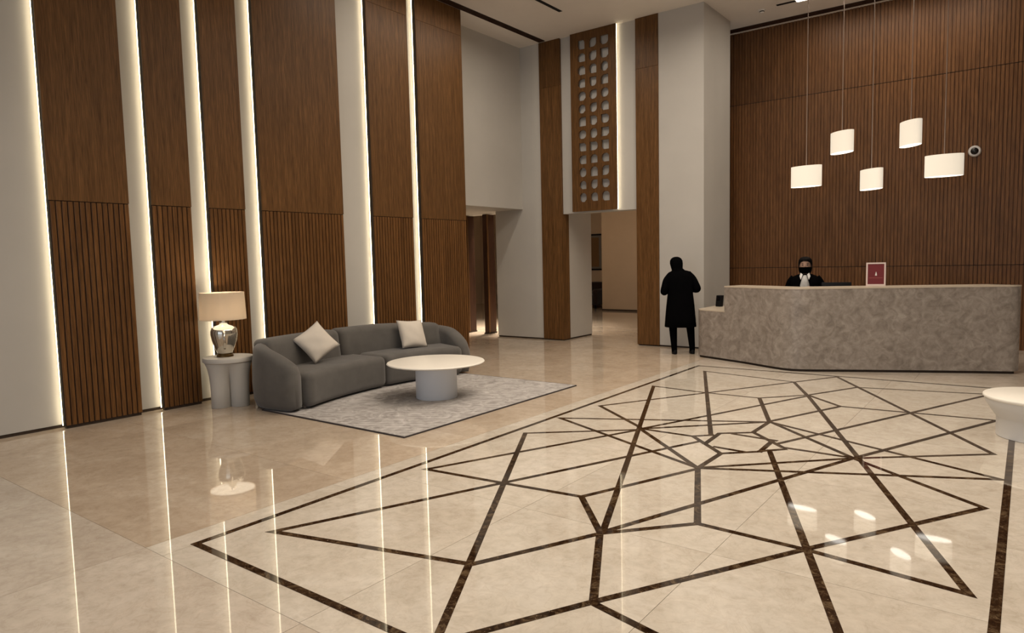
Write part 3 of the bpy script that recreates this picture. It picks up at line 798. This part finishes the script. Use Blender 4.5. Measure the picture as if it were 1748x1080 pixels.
# ------------------------------------------------------------------ people
def ell(cx, cy, z, rx, ry, n=28, rot=0, p=2.0):
    out = []
    for i in range(n):
        a = 2 * math.pi * i / n; c, s = math.cos(a), math.sin(a)
        x = rx * math.copysign(abs(c) ** (2 / p), c); y = ry * math.copysign(abs(s) ** (2 / p), s)
        out.append((cx + x * math.cos(rot) - y * math.sin(rot), cy + x * math.sin(rot) + y * math.cos(rot), z))
    return out
def skin_body(name, verts, edges, radii, mat, parent, root=0, sub=2):
    me = bpy.data.meshes.new(name); me.from_pydata(verts, edges, []); me.update()
    o = link(name, me, parent)
    o.modifiers.new('skin', 'SKIN'); o.modifiers.new('sub', 'SUBSURF').levels = sub
    o.modifiers['sub'].render_levels = sub
    if not me.skin_vertices: me.skin_vertices.new()
    for i, r in enumerate(radii):
        sv = me.skin_vertices[0].data[i]; sv.radius = r if isinstance(r, tuple) else (r, r); sv.use_root = (i == root)
    o.modifiers['skin'].use_smooth_shade = True
    dg = bpy.context.evaluated_depsgraph_get(); ev = o.evaluated_get(dg)
    me2 = bpy.data.meshes.new_from_object(ev); me2.materials.clear(); me2.materials.append(mat)
    for p in me2.polygons: p.use_smooth = True
    o.modifiers.clear(); o.data = me2; bpy.data.meshes.remove(me)
    return o
def hand(prefix_parent, wrist, direction, up, side, mat, length=.17):
    # palm and five separate fingers grown as one skin network
    d = Vector(direction).normalized(); u = Vector(up); u = (u - d * u.dot(d)).normalized(); s = d.cross(u) * side
    w = Vector(wrist); V = [w, w + d * .05]; E = [(0, 1)]; Rr = [(.024, .018), (.034, .016)]
    for k, (off, ln) in enumerate(((-.030, .068), (-.010, .078), (.011, .073), (.030, .056))):
        b0 = w + d * .085 + s * off; b1 = b0 + d * ln * .5 - u * .012; b2 = b1 + d * ln * .35 - u * .028
        i = len(V); V += [b0, b1, b2]; E += [(1, i), (i, i + 1), (i + 1, i + 2)]; Rr += [.011, .0095, .008]
    t0 = w + d * .035 - s * .035; t1 = t0 + d * .03 - s * .02 - u * .008; t2 = t1 + d * .03 - u * .014
    i = len(V); V += [t0, t1, t2]; E += [(0, i), (i, i + 1), (i + 1, i + 2)]; Rr += [.012, .010, .008]
    return skin_body('hand', [tuple(v) for v in V], E, Rr, mat, prefix_parent, 0, 1)

# standing person in black, seen from behind, head bowed (local +y = facing direction, away from camera)
sp_ = thing('person', (-4.69, 10.93, 0), 'person in black knee length coat and headscarf standing by the white pillar', 'person', rz=math.radians(30))
V = [(0, 0, .90), (0, 0, 1.08), (-.01, -.01, 1.26), (-.03, .0, 1.37), (-.045, .03, 1.45), (-.055, .05, 1.53),       # pelvis .. head
     (-.11, 0, .84), (-.125, -.01, .47), (-.105, -.03, .10), (-.10, .0, .05), (-.085, .13, .028),                    # left leg
     (.12, 0, .84), (.165, .01, .47), (.195, .0, .10), (.20, .03, .05), (.205, .16, .028),                           # right leg
     (-.19, -.01, 1.345), (-.27, -.02, 1.07), (-.13, .20, 1.12), (-.08, .26, 1.15),                                   # left arm
     (.15, -.01, 1.36), (.275, -.02, 1.10), (.13, .20, 1.13), (.07, .26, 1.16)]
E_ = [(0, 1), (1, 2), (2, 3), (3, 4), (4, 5), (0, 6), (6, 7), (7, 8), (8, 9), (9, 10), (0, 11), (11, 12), (12, 13), (13, 14), (14, 15),
      (3, 16), (16, 17), (17, 18), (18, 19), (3, 20), (20, 21), (21, 22), (22, 23)]
Rr = [(.15, .12), (.15, .11), (.15, .10), (.08, .07), .055, .085, .10, .075, .052, .05, .034, .10, .075, .052, .05, .034,
      .05, .045, .035, .03, .05, .045, .035, .03]
skin_body('body', V, E_, Rr, BLACK, sp_)
# coat: torso and flared skirt with two sleeves in one shell
rings = [ell(0, .0, .465, .255, .20, p=2.4), ell(0, 0, .47, .262, .205, p=2.4), ell(0, 0, .62, .25, .19, p=2.4), ell(0, 0, .80, .235, .17, p=2.4), ell(0, 0, .95, .218, .155, p=2.4),
         ell(0, 0, 1.06, .205, .145, p=2.4), ell(0, 0, 1.18, .215, .14, p=2.5), ell(-.005, 0, 1.28, .225, .135, p=2.6), ell(-.01, 0, 1.345, .215, .12, p=2.4),
         ell(-.02, .005, 1.385, .17, .10), ell(-.03, .012, 1.41, .10, .085), ell(-.033, .015, 1.42, .07, .07)]
bmobj('coat', loft(rings), BLACK, sp_, True)
def tube(pts, radii, n=14):
    rings = []
    for i, p in enumerate(pts):
        a = Vector(pts[max(0, i - 1)]); b = Vector(pts[min(len(pts) - 1, i + 1)]); t = (b - a).normalized()
        u = t.orthogonal().normalized() if i == 0 else (u - t * u.dot(t)).normalized()
        v = t.cross(u)
        rings.append([tuple(Vector(p) + u * radii[i] * math.cos(2 * math.pi * k / n) + v * radii[i] * math.sin(2 * math.pi * k / n)) for k in range(n)])
    return loft(rings)
def smoothpath(pts, m=5):
    out = []
    P = [Vector(p) for p in pts]
    for i in range(len(P) - 1):
        p0, p1, p2, p3 = P[max(0, i - 1)], P[i], P[i + 1], P[min(len(P) - 1, i + 2)]
        for k in range(m):
            t = k / m
            out.append(.5 * ((2 * p1) + (-p0 + p2) * t + (2 * p0 - 5 * p1 + 4 * p2 - p3) * t * t + (-p0 + 3 * p1 - 3 * p2 + p3) * t ** 3))
    return [tuple(p) for p in out] + [tuple(P[-1])]
for pts in ([(-.13, -.0, 1.335), (-.21, -.01, 1.25), (-.25, -.03, 1.14), (-.27, -.02, 1.06), (-.22, .09, 1.07), (-.14, .19, 1.11)],
            [(.11, -.0, 1.345), (.19, -.01, 1.27), (.245, -.03, 1.17), (.275, -.02, 1.10), (.23, .09, 1.09), (.13, .19, 1.12)]):
    pp = smoothpath(pts); bmobj('sleeve', tube(pp, [.078 - .03 * i / (len(pp) - 1) for i in range(len(pp))]), BLACK, sp_, True)
# headscarf: hood over the bowed head falling to the shoulders
rings = [ell(-.03, .0, 1.33, .15, .11), ell(-.035, .005, 1.37, .125, .10), ell(-.045, .02, 1.42, .092, .092), ell(-.052, .035, 1.47, .098, .105), ell(-.058, .045, 1.53, .107, .12),
         ell(-.06, .05, 1.58, .103, .118), ell(-.06, .052, 1.615, .083, .095), ell(-.06, .054, 1.637, .052, .06), ell(-.06, .055, 1.645, .02, .024)]
bmobj('headscarf', loft(rings), BLACK, sp_, True)
for x, y in ((-.095, .045), (.20, .075)):
    sh_ = loft([ell(x, y, 0, .042, .115, 20), ell(x, y, .02, .047, .12, 20), ell(x, y - .01, .05, .045, .10, 20), ell(x, y - .045, .085, .042, .06, 20), ell(x, y - .05, .10, .04, .05, 20)])
    bmobj('shoe', sh_, BLACK_PLASTIC, sp_, True)
hand(sp_, (-.13, .20, 1.115), (.5, .75, .2), (0, -.2, 1), 1, SKIN); hand(sp_, (.12, .20, 1.125), (-.5, .75, .2), (0, -.2, 1), -1, SKIN)

# receptionist: facing the camera (local -y)
rp = thing('person', (-2.80, 11.34, 0), 'receptionist in black blazer, pale scarf and black face mask behind the desk', 'person', rz=math.radians(12))
V = [(0, 0, .86), (0, 0, 1.04), (0, .01, 1.20), (0, .01, 1.30), (0, .0, 1.36), (0, -.01, 1.44),
     (-.10, 0, .80), (-.10, -.01, .45), (-.10, .03, .09), (-.10, .01, .05), (-.10, -.12, .028),
     (.10, 0, .80), (.10, -.01, .45), (.10, .03, .09), (.10, .01, .05), (.10, -.12, .028),
     (-.175, .01, 1.255), (-.24, .03, 1.03), (-.16, -.17, .98),
     (.175, .01, 1.255), (.25, .02, 1.04), (.14, -.17, 1.12)]
E2 = [(0, 1), (1, 2), (2, 3), (3, 4), (4, 5), (0, 6), (6, 7), (7, 8), (8, 9), (9, 10), (0, 11), (11, 12), (12, 13), (13, 14), (14, 15), (2, 16), (16, 17), (17, 18), (2, 19), (19, 20), (20, 21)]
Rr = [(.14, .11), (.13, .10), (.12, .085), (.06, .06), .048, .07, .085, .058, .038, .04, .03, .085, .058, .038, .04, .03, .038, .04, .028, .038, .04, .028]
skin_body('body', V, E2, Rr, SKIN, rp)
rings = [ell(0, 0, .72, .20, .14, p=2.4), ell(0, 0, .86, .195, .135, p=2.4), ell(0, 0, 1.0, .185, .13, p=2.4), ell(0, 0, 1.12, .20, .13, p=2.5), ell(0, .005, 1.20, .212, .125, p=2.6), ell(0, .01, 1.265, .205, .11, p=2.4), ell(0, .012, 1.30, .165, .095), ell(0, .015, 1.325, .105, .085), ell(0, .02, 1.335, .072, .072)]
bmobj('blazer', loft(rings), BLACK, rp, True)
for pts in ([(-.16, .01, 1.27), (-.215, .02, 1.2), (-.245, .03, 1.10), (-.24, .03, 1.02), (-.205, -.07, .985), (-.16, -.16, .98)],
            [(.16, .01, 1.27), (.215, .02, 1.2), (.25, .02, 1.11), (.25, .02, 1.03), (.205, -.08, 1.07), (.145, -.16, 1.12)]):
    pp = smoothpath(pts); bmobj('sleeve', tube(pp, [.06 - .018 * i / (len(pp) - 1) for i in range(len(pp))]), BLACK, rp, True)
hand(rp, (-.16, -.17, .98), (.4, -.8, -.1), (0, 0, 1), -1, SKIN); hand(rp, (.14, -.17, 1.12), (-.75, -.5, .15), (0, -.3, 1), 1, SKIN)
# trousers
for sx in (-1, 1):
    bmobj('trouser_leg', loft([ell(sx * .10, .03, .06, .07, .075, 18), ell(sx * .10, 0, .45, .085, .09, 18), ell(sx * .095, 0, .78, .098, .115, 18)]), BLACK, rp, True)
    bmobj('shoe', loft([ell(sx * .10, -.04, 0, .042, .115, 18), ell(sx * .10, -.04, .03, .046, .12, 18), ell(sx * .10, 0, .07, .04, .06, 18)]), BLACK_PLASTIC, rp, True)
# scarf front, collar
rings = []
for z, w2, y in ((1.10, .07, -.128), (1.15, .068, -.135), (1.20, .058, -.133), (1.25, .045, -.122), (1.29, .035, -.10), (1.315, .03, -.075)):
    rings.append([(-w2, y + .012, z), (-w2 * .5, y - .004, z), (0, y - .012, z), (w2 * .5, y - .004, z), (w2, y + .012, z), (w2 * .5, y + .03, z), (-w2 * .5, y + .03, z)])
bmobj('scarf', loft(rings), SHIRT, rp, True)
for sx in (-1, 1):
    v0 = [(sx * .030, -.095, 1.325), (sx * .062, -.07, 1.352), (sx * .078, -.085, 1.30), (sx * .058, -.118, 1.245)]
    vs = v0 + [(x, y + .01, z) for x, y, z in v0]
    mesh('collar', vs, [(0, 1, 2, 3), (7, 6, 5, 4), (0, 4, 5, 1), (1, 5, 6, 2), (2, 6, 7, 3), (3, 7, 4, 0)], COLLAR, rp)
# head with face, ears, mask and hair
hz = 1.355
rings = [ell(0, -.005, hz - .01, .045, .05, 24), ell(0, -.012, hz + .01, .058, .07, 24), ell(0, -.008, hz + .05, .072, .088, 24), ell(0, -.003, hz + .10, .080, .097, 24), ell(0, 0, hz + .15, .082, .10, 24), ell(0, .003, hz + .195, .074, .092, 24), ell(0, .006, hz + .222, .05, .062, 24), ell(0, .008, hz + .232, .015, .02, 24)]
head = bmobj('head', loft(rings), SKIN, rp, True)
for sx in (-1, 1):
    b = bmesh.new(); bmesh.ops.create_uvsphere(b, u_segments=12, v_segments=8, radius=1)
    for v in b.verts: v.co = Vector((sx * .083 + v.co.x * .012, .0 + v.co.y * .02, hz + .108 + v.co.z * .032))
    bmobj('ear', b, SKIN, head, True)
    b = bmesh.new(); bmesh.ops.create_uvsphere(b, u_segments=12, v_segments=8, radius=1)
    for v in b.verts: v.co = Vector((sx * .032 + v.co.x * .014, -.090 + v.co.y * .008, hz + .118 + v.co.z * .007))
    bmobj('eye', b, simple('eye_dark', (.02, .015, .012), .3), head, True)
    b = box_bm(sx * .032 - .019, sx * .032 + .019, -.097, -.086, hz + .140, hz + .146, .002, 1); bmobj('eyebrow', b, BLACK_HAIR, head)
b = bmesh.new(); bmesh.ops.create_uvsphere(b, u_segments=12, v_segments=8, radius=1)
for v in b.verts: v.co = Vector((v.co.x * .012, -.098 + v.co.y * .014, hz + .098 + v.co.z * .026))
bmobj('nose', b, SKIN, head, True)
rings = []
for z, rx, ry, cy in ((hz - .014, .048, .055, -.01), (hz + .01, .064, .078, -.014), (hz + .05, .078, .098, -.012), (hz + .085, .0845, .107, -.008)):
    r = [(rx * math.sin(a), cy - ry * math.cos(a), z) for a in [math.radians(-95 + 190 * k / 18) for k in range(19)]]
    rings.append(r)
m_ = loft(rings, False, wrap=False); bmesh.ops.solidify(m_, geom=list(m_.faces), thickness=.003)
bmobj('face_mask', m_, BLACK, head, True)
rings = []
for z, rx, ry, cy, a0 in ((hz - .02, .075, .085, .02, 70), (hz + .02, .092, .10, .02, 72), (hz + .07, .10, .108, .018, 68), (hz + .12, .102, .112, .014, 58), (hz + .16, .100, .112, .01, 42), (hz + .185, .097, .11, .006, 8)):
    rings.append([(rx * math.sin(a), cy - ry * math.cos(a), z) for a in [math.radians(a0 + (360 - 2 * a0) * k / 30) for k in range(31)]])
h_ = loft(rings, False, wrap=False); bmesh.ops.solidify(h_, geom=list(h_.faces), thickness=.006)
bmobj('hair', h_, BLACK_HAIR, head, True)
rings = [ell(0, .006, hz + .18, .099, .112, 30), ell(0, .006, hz + .21, .088, .10, 30), ell(0, .008, hz + .235, .062, .072, 30), ell(0, .01, hz + .247, .02, .024, 30)]
bmobj('hair_crown', loft(rings), BLACK_HAIR, head, True)
